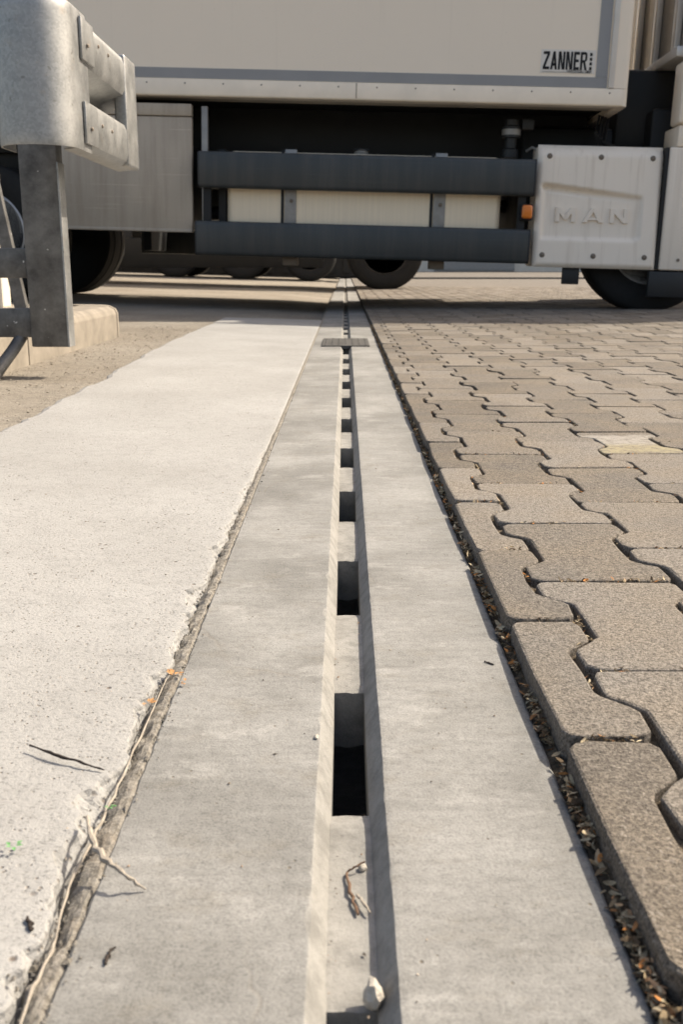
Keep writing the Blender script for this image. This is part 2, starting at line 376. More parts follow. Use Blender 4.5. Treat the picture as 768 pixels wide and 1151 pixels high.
sl.poly(vs, [(j * n + i, (j + 1) * n + i, (j + 1) * n + i + 1, j * n + i + 1) for j in range(len(rows) - 1) for i in range(n - 1)])
tag(sl.build('concrete_slab', M['slab']), kind='structure')

# soil that fills the ragged joint between slab and drain
so = MB(); vs = []; srow = yrows(.15, 12, .004, 1.06, .5)
for y in srow:
    near = max(.25, min(1, (2.2 - y) / 1.2))
    k = fb(y * 9, 21); k2 = fb(y * 60, 22)
    xr = -.1238 + near * (.0035 * k + .002 * k2)
    sh = .004 * near * fb(y * 26, 61) + .003 * near * fb(y * 75, 62)
    P = [(-.170, -.022), (-.150, -.016 + .006 * near * k2), (-.1435, -.013 + .009 * near * fb(y * 48, 31)), (-.1385 + sh, -.010 + .009 * near * fb(y * 40, 32)), (-.1345 + sh, -.003 + .006 * near * fb(y * 65, 33)), (-.129 + sh * .5, .0004 + .0022 * near * fb(y * 80, 35)), ((xr - .127) / 2, .0008 + .0014 * near * fb(y * 90, 34)), (xr, -.0015)]
    n = len(P); vs += [(x, y, z) for x, z in P]
so.poly(vs, [(j * n + i, (j + 1) * n + i, (j + 1) * n + i + 1, j * n + i + 1) for j in range(len(srow) - 1) for i in range(n - 1)])
tag(so.build('crack_soil', M['soil']), 'dry crumbly soil filling the ragged joint left of the drain', 'soil', kind='stuff')

# the slot drain: two cast bands, bridges between them, hollow below
drain = tag(empty('slot_drain'), 'long grey concrete slot drain with square openings running towards the truck', 'drain')
drow = yrows(.12, 30, .004, 1.06, 1.0); drow = [-1.5] + drow
def band(side):
    b = MB(); vs = []
    for y in drow:
        nr = max(0, min(1, (2.5 - y) / 1.2)) if y > 0 else 0
        w1 = (.0003 * fb(y * 45, 3 + side) + .0004 * fb(y * 9, 5 + side) + .0003 * fb(y * 140, 7 + side)) * nr
        w2 = .0008 * fb(y * 60, 13 + side) * nr
        c = (max(0, fb(y * 28, 70 + side) - .22) * .007 + max(0, fb(y * 95, 71 + side) - .3) * .006) * nr * (1 if side < 0 else .45)
        if side < 0: P = [(-.0080, -.26), (-.055, -.26), (-.055, -.075), (-.0080, -.056), (-.0080, -.015), (-.0160 + w1, -.0005), (-.0166 + w1 - c, -.0001), (-.0172 - c + w1, 0), (-.0195 - c, 0), (-.07, -.0004), (-.112, 0), (-.1225 + w2, -.0003), (-.1245 + w2, -.002), (-.125 + w2, -.03), (-.125, -.3)]
        else: P = [(.0145, -.26), (.060, -.26), (.060, -.075), (.0145, -.056), (.0145, -.015), (.0231 + w1, -.0006), (.0236 + w1 + c, -.0001), (.026 + c, .0001), (.05, 0), (.09, -.0003), (.118, 0), (.1262 + w2, -.0003), (.1282 + w2, -.002), (.1288 + w2, -.03), (.129, -.3)]
        n = len(P); vs += [(x, y, z) for x, z in P]
    n = len(P)
    b.poly(vs, [(j * n + i, (j + 1) * n + i, (j + 1) * n + i + 1, j * n + i + 1) for j in range(len(drow) - 1) for i in range(3, n - 1)])
    b.poly(vs, [(j * n + i, (j + 1) * n + i, (j + 1) * n + i + 1, j * n + i + 1) for j in range(len(drow) - 1) for i in range(0, 3)])
    ob = b.build('channel_band', M['drain'], drain); me = ob.data; me.materials.append(M['drain_pale'])
    for p in me.polygons:
        if -.016 < p.center.z < -.0002 and abs(p.center.x) < .03: p.material_index = 1
    return ob
band(-1); band(1)
fl = MB(); fl.box(-.056, .061, -1.5, 30, -.27, -.255); fl.build('channel_floor', M['drain'], drain)
PER, HOLE = 1.105 * (CAM_H + .014), .553 * (CAM_H + .014)
def far_edge(k): return 2.232 * (CAM_H + .014) + k * PER          # far end of opening k
bw = MB(); t = bmesh.new()
L = PER - HOLE; x0, x1 = -.0085, .015; nx, ny = 5, 12
gv = {}
for j in range(ny + 1):
    for i in range(nx + 1):
        y = L * j / ny; x = x0 + (x1 - x0) * i / nx; e = min(j, ny - j)
        z = -.0140 + .0006 * fb(x * 260, y * 60) - (.0016 if e == 0 else 0)
        gv[i, j] = t.verts.new((x, y + (.0009 * fb(x * 400, j) if e == 0 else 0), z))
for j in range(ny):
    for i in range(nx): t.faces.new((gv[i, j], gv[i + 1, j], gv[i + 1, j + 1], gv[i, j + 1]))
for j, yy in ((0, 0), (ny, L)):
    lo = [t.verts.new((x0 + (x1 - x0) * i / nx, yy, -.060 + .004 * fb(i * .9, j + 3))) for i in range(nx + 1)]
    for i in range(nx): t.faces.new((gv[i, j], gv[i + 1, j], lo[i + 1], lo[i]) if j == 0 else (gv[i + 1, j], gv[i, j], lo[i], lo[i + 1]))
bw.join(t); bme = bw.mesh('bridge', M['drain_pale'], smooth='x')
for k in range(-3, 70):
    y = far_edge(k)
    if 3.62 < y < 4.5: continue
    bo_ = put('bridge', bme, drain, (0, y + (.014 if k == -1 else 0), 0))
    if k == -1: bo_.scale.y = (L - .014) / L
bk = MB(); bk.box(-.0085, .015, far_edge(9), 4.55, -.06, -.0142); bk.build('solid_bridge', M['drain'], drain)

# iron cover plate lying across the drain, with a cast chequer
cv = tag(empty('inspection_cover', (0.0015, 4.0, .0)), 'small dark iron inspection cover lying across the drain just before the truck shadow', 'drain cover')
MB().box(-.092, .092, -.19, .19, -.01, .0045, .002).build('plate', M['iron'], cv)
rb = MB()
for i in range(7):
    for j in range(14): 
        a = R(45 if (i + j) % 2 else -45); cx_, cy_ = -.078 + i * .026, -.172 + j * .0265
        dx, dy = math.cos(a) * .009, math.sin(a) * .009; ex, ey = -math.sin(a) * .003, math.cos(a) * .003
        q = [(cx_ - dx, cy_ - dy), (cx_ + ex, cy_ + ey), (cx_ + dx, cy_ + dy), (cx_ - ex, cy_ - ey)]
        rb.poly([(x, y, .0046) for x, y in q] + [(cx_, cy_, .0066)], [(0, 1, 4), (1, 2, 4), (2, 3, 4), (3, 0, 4)])
tag(rb.build('tread_pattern', M['iron'], cv), kind='stuff')

# interlocking double-T pavers
PP, PW, PA, J0, YC, PEDGE, PTOP = .2116, .1133, .0110, .1832, .561, .1345, .0175
def smooth01(t): t = max(0, min(1, t)); return t * t * (3 - 2 * t)
def wav(y):      # +1 in the wide ends, -1 in the waist, y measured from the stone's middle
    return 2 * smooth01((abs(y) / PP - .180) / .135) - 1
def stone_outline(edge, hi=True):
    gap = .0022; e = PP / 2 - .0015
    W = PW / 2 + PA - gap
    yl = [-.068, -.061, -.053, -.045, -.038, 0, .038, .045, .053, .061, .068] if hi else [-.064, -.042, .042, .064]
    cr = [(.014, 0), (.0055, .0022), (.0010, .0095)] if hi else [(.006, 0), (.0, .006)]
    right = [(W - a, -e + b) for a, b in cr] + [(PW / 2 + PA * wav(y) - gap, y) for y in yl] + [(W - a, e - b) for a, b in cr[::-1]]
    if not edge: left = [(-x, -y) for x, y in right]
    else:
        xe = PEDGE - (J0 - PW / 2)
        left = [(xe + a, e - b) for a, b in cr] + [(xe, 0)] + [(xe + a, -e + b) for a, b in cr[::-1]]
    return right + left
def inset(o, d):
    out = []; n = len(o)
    for i in range(n):
        a, b, c = Vector(o[i - 1]), Vector(o[i]), Vector(o[(i + 1) % n])
        t1 = (b - a).normalized(); t2 = (c - b).normalized(); nn = Vector((-t1.y - t2.y, t1.x + t2.x))
        nn = nn.normalized() if nn.length > 1e-6 else Vector((0, 0)); out.append((b.x + nn.x * d, b.y + nn.y * d))
    return out
def stone_geo(edge, hi):
    o = stone_outline(edge, hi)
    rings = [(o, -.022), (o, -.0016), (inset(o, .0006), -.0005), (inset(o, .0022), 0)] if hi else [(o, -.02), (o, -.004), (inset(o, .004), 0)]
    n = len(o); vs = [(x, y, z) for r, z in rings for x, y in r]; fs = []
    for k in range(len(rings) - 1):
        for i in range(n): fs.append((k * n + i, k * n + (i + 1) % n, (k + 1) * n + (i + 1) % n, (k + 1) * n + i))
    fs.append(tuple((len(rings) - 1) * n + i for i in range(n)))
    return vs, fs
def stone_mesh(edge, mat, seed):
    rr_ = random.Random(seed); vs, fs = stone_geo(edge, True); n = len(vs) // 4; out = []
    jit = [(rr_.gauss(0, .0006), rr_.gauss(0, .0006), -abs(rr_.gauss(0, .0006)) - (.0025 if rr_.random() < .07 else 0)) for _ in range(n)]
    for i, (x, y, z) in enumerate(vs):
        jx, jy, jz = jit[i % n]; k = i // n
        out.append((x + jx, y + jy, z + (jz if k in (1, 2) else jz * .25 if k == 3 else 0)))
    b = MB(); b.poly(out, fs); return b.mesh('paver', mat)
paving = tag(empty('paving'), kind='structure')
sm = {(e, p, k): stone_mesh(e, M['paver_paint' if p else 'paver'], 17 * k + e) for e in (0, 1) for p in (0, 1) for k in range(8)}
cells = []
for c in range(0, 42):
    xc = J0 + (c - .5) * PW
    for k in range(-3, 62):
        y = YC + (c % 2) * PP / 2 + (k + .5) * PP
        cells.append((c, xc, y))
def seen(xc, y):
    d = y * math.cos(R(13.93)) + CAM_H * math.sin(R(13.93))
    return y > .2 and abs(xc) / d < .343 + .06 / d
vis = sorted([q for q in cells if seen(q[1], q[2])], key=lambda q: q[2] ** 2 + q[1] ** 2)[:296]
vset = set(vis); lo0, lo1 = stone_geo(0, False), stone_geo(1, False)
rest = ([], [])
paint_cells = [(0.475, 1.60)]
for q in cells:
    c, xc, y = q; dz = rnd.uniform(-.0014, .0012); e = 1 if c == 0 else 0
    if q in vset:
        pn = c == 3 and abs(y - 1.60) < PP * .5
        o = put('paver', sm[e, 1 if pn else 0, rnd.randrange(8)], paving, (xc + rnd.uniform(-.0007, .0007), y + rnd.uniform(-.0008, .0008), PTOP + dz))
        o.rotation_euler = (R(rnd.uniform(-.45, .45)), R(rnd.uniform(-.5, .5)), R(rnd.uniform(-.4, .4)))
    else:
        V, F = lo1 if e else lo0; b0 = len(rest[0])
        tx, ty = rnd.uniform(-.007, .007), rnd.uniform(-.007, .007)
        rest[0].extend((x + xc, yy + y, z + PTOP + dz + tx * x + ty * yy) for x, yy, z in V); rest[1].extend(tuple(i + b0 for i in f) for f in F)
me = bpy.data.meshes.new('paver_field'); me.from_pydata(rest[0], [], rest[1]); me.materials.append(M['paver'])
tag(put('paver_field', me, paving), kind='stuff')

# ------------------------------------------------------------------ traffic island with kerb stones (left)
isl = tag(empty('traffic_island', (0, 0, 0)), kind='structure')
KX, KH, KW = -.915, .118, .15
kz = lz(-.9) - .03
def kerb_prof(): return [(0, kz), (0, lz(-.9) + KH - .03), (-.008, lz(-.9) + KH - .012), (-.03, lz(-.9) + KH), (-KW, lz(-.9) + KH + .002), (-KW, kz)]
yk = [-1.2, -.2, .8, 1.8, 2.9, 4.05]
for a, b in zip(yk, yk[1:]):
    MB().prism([(KX + u, w) for u, w in kerb_prof()], 'Y', a + .004, b - .004, .003).build('kerb_stone', M['kerb'], isl)
cr_ = .22; kc = MB(); st = []
for k in range(9):
    a = R(90 * k / 8); st.append([(KX - cr_ + (cr_ + u) * math.cos(a), 4.055 + (cr_ + u) * math.sin(a), w) for u, w in kerb_prof()])
n = 6; vv = [p for s_ in st for p in s_]
kc.poly(vv, [(j * n + i, j * n + (i + 1) % n, (j + 1) * n + (i + 1) % n, (j + 1) * n + i) for j in range(8) for i in range(n)] + [tuple(range(n)), tuple(range(8 * n, 9 * n))])
kc.build('kerb_stone', M['kerb'], isl, smooth='x')
for k in range(4):
    a = KX - cr_ - .005 - k * .8
    MB().prism([(4.055 + cr_ + u, w + .03 * (k * .8)) for u, w in kerb_prof()], 'X', a - .79, a, .003).build('kerb_stone', M['kerb'], isl)
MB().prism([(-5, kz), (-5, lz(-5) + KH), (KX - .148, lz(-1.0) + KH - .012), (KX - .148, kz)], 'Y', -1.2, 4.12, 0).build('island_fill', M['island'], isl)

# ------------------------------------------------------------------ crash barrier on the island
bar = tag(empty('crash_barrier', (-.66, 2.45, lz(-.66))), 'galvanised crash barrier with rounded nose on a dark steel post beside the slab', 'crash barrier')
bo = Vector(bar.location)
def sub(b): 
    bmesh.ops.translate(b.bm, verts=b.bm.verts, vec=-bo); return b
FX, ZB, ZT, TH = -.580, .553, .838, .004
def sheet(path, y_or, axis, a0, a1, thick, segs=1):   # offset an open 2D path into a thin closed outline and push it
    pts = [Vector(p) for p in path]; off = []
    for i, p in enumerate(pts):
        d = (pts[min(i + 1, len(pts) - 1)] - pts[max(i - 1, 0)]).normalized(); off.append(p + Vector((-d.y, d.x)) * thick)
    return [tuple(p) for p in pts] + [tuple(p) for p in off[::-1]]
# W beam profile in x,z
wpath = [(FX - .055, ZB), (FX - .018, ZB + .004), (FX - .004, ZB + .014), (FX, ZB + .03), (FX, ZB + .092), (FX - .006, ZB + .106), (FX - .070, ZB + .128), (FX - .078, ZB + .136), (FX - .078, ZB + .150),
         (FX - .070, ZB + .158), (FX - .006, ZB + .180), (FX, ZB + .194), (FX, ZB + .255), (FX - .004, ZB + .27), (FX - .018, ZB + .281), (FX - .055, ZB + .285)]
sub(MB().prism(sheet(wpath, 0, 'Y', 0, 0, TH), 'Y', 2.375, 2.93)).build('beam', M['zinc'], bar, smooth='x')
# nose: sheet bent round in plan
nr_ = .085; ncx, ncy = FX - nr_ - .005, 2.315
npath = [(FX - .005, 2.43)] + [(ncx + nr_ * math.cos(R(-180 * k / 20)), ncy + nr_ * math.sin(R(-180 * k / 20))) for k in range(21)] + [(ncx - nr_, 2.40)]
ns = MB(); zs = [ZB - .004, ZB + .002, ZB + .02, ZB + .08, ZB + .14, ZB + .2, ZB + .265, ZB + .284, ZB + .289]
ins = [.0012, .0003, 0, 0, 0, 0, 0, .0006, .0025]
def nring(z, d):
    out = []
    for i, p in enumerate(npath):
        a = Vector(npath[max(i - 1, 0)]); b = Vector(npath[min(i + 1, len(npath) - 1)]); t_ = (b - a).normalized(); nn = Vector((t_.y, -t_.x))
        q = Vector(p) + nn * d; out.append((q.x, q.y, z))
    return out
vv = []; nn_ = len(npath)
for z, d in zip(zs, ins): vv += nring(z, d)
for z, d in zip(zs[::-1], ins[::-1]): vv += nring(z, d + TH)
nk = len(zs) * 2
ns.poly(vv, [((j % nk) * nn_ + i, (j % nk) * nn_ + i + 1, ((j + 1) % nk) * nn_ + i + 1, ((j + 1) % nk) * nn_ + i) for j in range(nk) for i in range(nn_ - 1)] + [tuple(j * nn_ for j in range(nk)), tuple(j * nn_ + nn_ - 1 for j in range(nk))[::-1]])
sub(ns).build('nose_cap', M['zinc'], bar, smooth='x')
# lap plates of the splice behind the nose, and bolts
for z0, z1 in ((ZB + .012, ZB + .10), (ZB + .188, ZB + .274)):
    pl = MB(); pl.box(FX - .004, FX + .0022, 2.36, 2.47, z0, z1, .001); sub(pl).build('splice_plate', M['zinc'], bar, smooth='x')
    for yy in (2.40, 2.52, 2.62):
        b = MB(); b.lathe([(.0, .004), (.0025, .004), (.004, .003), (.0048, 0)], (FX + (.004 if yy < 2.47 else -.0005), yy, (z0 + z1) / 2 + (.012 if yy > 2.5 else -.01)), 'X', 14); sub(b).build('bolt', M['bolt'], bar, smooth='x')
ep = MB(); ep.box(FX - .030, FX + .003, 2.80, 2.936, ZB + .004, ZB + .281, .006, 3); sub(ep).build('end_plate', M['zinc'], bar, smooth='x')
pb = MB(); pb.box(-.812, -.716, 2.60, 2.655, .094, .86, .004); sub(pb).build('post', M['post'], bar, smooth='x')
pe = MB(); pe.box(-.7175, -.7125, 2.598, 2.652, .094, .548, .001); sub(pe).build('post_lit_edge', M['zinc'], bar)  # sunlit side of the post painted as a bright strip
br_ = MB(); br_.box(-.716, -.655, 2.60, 2.655, .60, .70, .003); sub(br_).build('spacer', M['zinc'], bar)
for z0, z1 in ((.268, .342), (.118, .192)):
    b = MB(); b.box(-2.1, -.812, 2.612, 2.640, z0, z1, .003); sub(b).build('cross_bar', M['post'], bar, smooth='x')
lg = MB(); lpts = [(-.845, 2.63, .12), (-.862, 2.60, .085), (-.878, 2.55, .05), (-.888, 2.50, .02), (-.892, 2.47, -.002)]
lg.tube(lpts, .016, 10); sub(lg).build('leg', M['post'], bar, smooth='x')
# a second, leaning strut standing on the island
b2 = tag(empty('steel_strut', (-1.19, 3.72, lz(-1.19) + KH - .02)), 'thin dark steel strut leaning on the island behind the crash barrier post', 'strut')
s2 = MB(); s2.poly([(-.022, 0, 0), (.022, 0, 0), (.022, .03, 0), (-.022, .03, 0), (-.122, 0, .62), (-.078, 0, .62), (-.078, .03, .62), (-.122, .03, .62)], [(0, 3, 2, 1), (4, 5, 6, 7), (0, 1, 5, 4), (1, 2, 6, 5), (2, 3, 7, 6), (3, 0, 4, 7)])
s2.build('shaft', M['post'], b2)
MB().box(-.05, .05, -.02, .05, -.002, .012, .002).build('foot_plate', M['post'], b2)
gp_ = tag(empty('gate_pillar', (-1.45, 4.0, lz(-1.4) + KH - .02)), 'cream rendered pillar standing on the island at the left edge', 'pillar')
MB().box(-.30, .135, -.1, .0, 0, .34, .01).build('plinth', M['wall'], gp_)
MB().box(-.30, .13, -.095, -.005, .341, 1.2, .01).build('shaft', M['panel'], gp_)

# ------------------------------------------------------------------ the truck
TY = 6.62
def frame_of(x, y, z, yaw, tilt): return empty('box_truck', (x, y, z), (0, R(tilt), R(yaw)))
truck = tag(frame_of(1.95, TY, 0, -1.5, 1.55), 'cream box truck parked across the yard with dark side guard rails and fuel tank', 'truck')
def P_(b, name, mat, parent=truck, smooth='x'): return b.build(name, mat, parent, smooth=smooth)
def wheel(parent, x, y, z, Rr, w, out=-1, name='wheel', detail=True):
    o = empty('wheel', (x, y, z)); o.parent = parent
    s = out
    tp = [(.60 * Rr, 0), (.64 * Rr, s * .012), (.80 * Rr, s * .028), (.93 * Rr, s * .022), (.975 * Rr, s * .006), (Rr, -s * .02), (Rr, -s * w * .25), (Rr * .985, -s * w * .26), (Rr * .985, -s * w * .30), (Rr, -s * w * .31), (Rr, -s * w * .68), (Rr * .985, -s * w * .69), (Rr * .985, -s * w * .73), (Rr, -s * w * .74), (Rr * .98, -s * w * .95), (.9 * Rr, -s * w), (.6 * Rr, -s * w)]
    MB().lathe(tp, (0, 0, 0), 'Y', 56).build('tyre', M['rubber'], o, smooth='x')
    rp = [(.605 * Rr, 0), (.58 * Rr, s * .008), (.56 * Rr, -s * .01), (.52 * Rr, -s * .06), (.40 * Rr, -s * .075), (.34 * Rr, -s * .03), (.24 * Rr, -s * .02), (.23 * Rr, s * .03), (.15 * Rr, s * .05), (.001, s * .055)]
    rm = MB().lathe(rp, (0, 0, 0), 'Y', 40).build('rim', M['rim' if detail else 'iron'], o, smooth='x')
    if detail:
        nb = MB()
        for k in range(10):
            a = 2 * math.pi * k / 10; nb.lathe([(.014, -s * .03), (.014, s * .005), (.008, s * .012)], (.29 * Rr * math.cos(a), 0, .29 * Rr * math.sin(a)), 'Y', 8)
        tag(nb.build('wheel_nut', M['steel'], o), kind='stuff')
    return o
WR = .445
wheel(truck, .045, .13, WR - .001, WR, .30)
wheel(truck, .50, 2.16, WR - .001, WR, .30, 1)
for yy, out in ((.12, -1), (2.16, 1)):
    wheel(truck, -4.36, yy, WR - .052, WR, .52, out)
# cargo box: wall panel, bottom profile, stripes, corner post, floor, roof
BX0, BX1, BY0, BY1, BZ0, BZ1 = -9.2, -.235, -.03, 2.30, 1.247, 3.62
P_(MB().box(BX0, -.33, BY0 + .012, BY0 + .05, 1.34, BZ1 - .02), 'side_wall', M['paint'])
P_(MB().box(BX0, -.33, BY1 - .05, BY1, 1.34, BZ1 - .02), 'side_wall', M['paint'])
P_(MB().prism([(BY0, BZ0 + .008), (BY0 + .006, BZ0), (BY0 + .10, BZ0), (BY0 + .10, 1.30), (BY0 + .05, 1.348), (BY0, 1.348)], 'X', BX0, BX1 - .03, .003), 'bottom_profile', M['frame'])
P_(MB().prism([(BY1, BZ0), (BY1 - .10, BZ0), (BY1 - .10, 1.30), (BY1 - .05, 1.348), (BY1, 1.348)], 'X', BX0, BX1 - .03, .003), 'bottom_profile', M['frame'])
P_(MB().box(BX0, -.37, BY0 + .0085, BY0 + .0125, 1.352, 1.412), 'stripe', M['stripe'])
P_(MB().box(-.443, -.372, BY0 + .0080, BY0 + .0125, 1.413, BZ1 - .05), 'stripe', M['stripe'])
P_(MB().box(-.362, -.328, BY0 - .006, BY0 + .012, 1.350, BZ1 - .02, .004), 'corner_trim', M['trim'])
cp = [(-.328, BY0 + .002), (-.27, BY0 + .002), (-.25, BY0 + .007), (-.239, BY0 + .02), (BX1, BY0 + .045), (BX1, BY0 + .12), (-.328, BY0 + .12)]
P_(MB().prism(cp, 'Z', 1.350, BZ1 - .02), 'corner_post', M['paint'])
cq = [(x, y - .004 if y < BY0 + .04 else y) for x, y in cp]
P_(MB().prism([(-.268, BY0 - .001)] + cq[2:-1] + [(-.268, BY0 + .12)], 'Z', BZ0 + .001, 1.347), 'corner_casting', M['frame'])
P_(MB().box(BX1 - .06, BX1, BY0 + .12, BY1, BZ0, BZ1 - .02), 'front_wall', M['paint'])
P_(MB().box(BX0, BX0 + .04, BY0 + .05, BY1 - .05, BZ0 + .1, BZ1 - .02), 'rear_door', M['paint'])
P_(MB().box(BX0, BX1, BY0, BY1, BZ1 - .018, BZ1 + .05, .02), 'roof', M['paint'])
P_(MB().box(BX0, BX1 - .06, BY0 + .10, BY0 + .28, BZ0 + .012, BZ0 + .07), 'lit_floor_edge', M['under'])  # ground bounce on the near underside painted in as beige
P_(MB().box(BX0, BX1 - .06, BY0 + .281, BY1 - .10, BZ0 + .035, BZ0 + .09), 'floor', M['black'])  # shade under the rest of the box painted black
for k in range(22):
    x = -.55 - k * .38; P_(MB().box(x - .03, x + .03, BY0 + .95, BY1 - .12, BZ0 - .045, BZ0 + .034), 'floor_crossmember', M['black'])
for k in range(24):
    x = -.35 - k * .24
    b = MB(); b.lathe([(.0055, 0), (.0045, -.0025), (.001, -.0035)], (x, BY0 + .0002, 1.322), 'Y', 8); P_(b, 'rivet', M['bolt'])
P_(MB().box(-1.92, -1.915, BY0 - .0015, BY0 + .01, BZ0 + .01, 1.345), 'profile_joint', M['bolt'])
# sticker with lettering
P_(MB().box(-.785, -.452, BY0 + .0100, BY0 + .0118, 1.432, 1.566), 'sticker', M['plate'])
GL = {'Z': [[(0, .84), (.5, .84), (.5, 1), (0, 1)], [(0, 0), (.5, 0), (.5, .16), (0, .16)], [(0, .16), (.19, .16), (.5, .84), (.31, .84)]],
 'A': [[(0, 0), (.17, 0), (.34, 1), (.18, 1)], [(.36, 0), (.53, 0), (.35, 1), (.19, 1)], [(.14, .2), (.39, .2), (.36, .36), (.17, .36)]],
 'N': [[(0, 0), (.16, 0), (.16, 1), (0, 1)], [(.36, 0), (.52, 0), (.52, 1), (.36, 1)], [(.30, 0), (.42, 0), (.20, 1), (.06, 1)]],
 'E': [[(0, 0), (.17, 0), (.17, 1), (0, 1)], [(.17, 0), (.44, 0), (.44, .16), (.17, .16)], [(.17, .84), (.44, .84), (.44, 1), (.17, 1)], [(.17, .43), (.39, .43), (.39, .58), (.17, .58)]],
 'R': [[(0, 0), (.17, 0), (.17, 1), (0, 1)], [(.17, .85), (.40, .85), (.36, 1), (.17, 1)], [(.17, .40), (.36, .40), (.40, .55), (.17, .55)], [(.36, .44), (.44, .48), (.52, .56), (.52, .86), (.46, .96), (.36, 1)], [(.24, .41), (.40, .41), (.54, 0), (.36, 0)]]}
lb = MB(); cur = 0
for ch in 'ZANNER':
    for q in GL[ch]: lb.prism([((cur + u) * .079, w * .103) for u, w in q], 'Y', -.0006, .0006)
    cur += max(u for q in GL[ch] for u, w in q) + .075
o = lb.build('lettering', M['ink'], truck, loc=(-.772, BY0 + .0092, 1.452))
for k in range(4):
    P_(MB().box(-.487, -.472, BY0 + .0085, BY0 + .010, 1.4525 + k * .0265, 1.4525 + k * .0265 + .018), 'lettering_dot', M['ink'])
put('lettering', text_mesh('small_lettering', 'FAHRZEUGBAU GMBH', M['ink'], .018, .150, .0006, .012), truck, (-.622, BY0 + .0092, 1.4335))
P_(MB().box(-.775, -.625, BY0 + .0085, BY0 + .010, 1.4375, 1.4395), 'lettering_rule', M['bolt'])
# chassis
for yy in (.78, 1.50): P_(MB().box(-8.6, 1.4, yy - .04, yy + .04, .80, 1.08, .004), 'chassis_rail', M['black'])
for yy in (.70, 1.58): P_(MB().box(-8.6, BX1 - .1, yy - .03, yy + .03, .95, BZ0 + .034, .004), 'light_block_rail', M['black'])  # added to block the sky light that leaked through under the box
for k in range(9): P_(MB().box(-8.2 + k * 1.02, -8.08 + k * 1.02, .82, 1.46, .84, 1.04), 'chassis_crossmember', M['black'])
for x in (-4.36, .045): P_(MB().tube([(x, .2, WR), (x, 2.08, WR)], .07, 12), 'axle', M['black'])
P_(MB().lathe([(.0, -.16), (.10, -.15), (.17, -.06), (.17, .06), (.10, .15), (.0, .16)], (-4.36, 1.14, WR), 'X', 20), 'differential', M['black'])
P_(MB().tube([(-4.2, 1.14, WR + .1), (-.4, 1.14, .72)], .05, 10), 'drive_shaft', M['black'])
P_(MB().box(-2.9, -1.0, 1.62, 2.22, .44, .98, .03), 'air_tank_box', M['black'])
P_(MB().box(-.8, .5, .55, 1.7, .45, 1.2, .06), 'engine', M['black'])
P_(MB().box(-3.6, -3.0, .3, .74, .5, 1.0, .03), 'battery_box', M['black'])
# side panel ahead of the rear wheel (left in the picture)
P_(MB().box(-3.84, -2.955, .000, .05, .425, 1.128, .006), 'side_panel', M['panel'])
P_(MB().box(-3.84, -2.955, -.008, .06, 1.132, 1.205, .006), 'side_panel_lid', M['panel'])
P_(MB().box(-3.84, -2.955, -.012, .02, .425, .445, .004), 'side_panel_lip', M['panel'])
P_(MB().box(-2.90, -2.86, .04, .08, .45, 1.2, .004), 'support_bracket', M['steel'])
# guard rails
def gr(z0, z1, xa, xb):
    pr = [(-.045, z0 + .012), (-.05, z0 + .024), (-.05, z1 - .03), (-.045, z1 - .012), (-.036, z1 - .003), (-.02, z1), (.0, z1), (.0, z0), (-.03, z0), (-.04, z0 + .004)]
    P_(MB().prism(pr, 'X', xa, xb), 'guard_rail', M['rail'])
    for xx in (xa, xb): P_(MB().prism([(u * 1.02 - .0005, w) for u, w in pr], 'X', xx - .006, xx + .002 if xx == xa else xx + .006), 'end_cap', M['plastic'])
gr(.703, .925, -2.905, -.775); gr(.287, .500, -2.925, -.785)
for z0_, z1_ in ((.30, .50), (.66, .90)):
    P_(MB().box(-3.80, -.78, 2.24, 2.28, z0_, z1_, .008), 'added_far_rail', M['rail'])  # added on the hidden side to keep sky light off the ground below
for x in (-3.6, -2.2, -.95): P_(MB().box(x - .03, x + .03, 1.6, 2.235, .32, .88), 'far_rail_bracket', M['black'])
for x in (-2.86, -.84):
    P_(MB().box(x - .025, x + .025, .002, .035, .30, .91), 'rail_bracket', M['black'])
# fuel tank with straps and cap
P_(MB().box(-2.742, -.965, .055, .66, .315, .942, .05, 4), 'fuel_tank', M['alu'])
for x in (-2.325, -1.362):
    P_(MB().box(x - .038, x + .038, .047, .07, .30, .955, .004), 'tank_strap', M['steel'])
    P_(MB().box(x - .062, x - .043, .050, .06, .30, .95), 'strap_rubber', M['black'])
    b = MB(); b.lathe([(.012, 0), (.012, -.01), (.006, -.014)], (x + .005, .047, .64), 'Y', 10); P_(b, 'strap_bolt', M['bolt'])
    P_(MB().box(x - .05, x + .05, .06, .2, .235, .30, .006), 'tank_foot', M['bolt'])
b = MB(); b.lathe([(.055, 0), (.055, .02), (.045, .028), (.045, .035), (.02, .05), (.0, .05)], (-1.88, .30, .942), 'Z', 20); cap = P_(b, 'tank_cap', M['steel'])
P_(MB().box(-2.13 + .2, -1.83, .29, .31, .985, .998), 'cap_handle', M['black'])
P_(MB().box(-2.80, -2.752, .10, .5, .5, .95), 'tank_side_frame', M['black'])
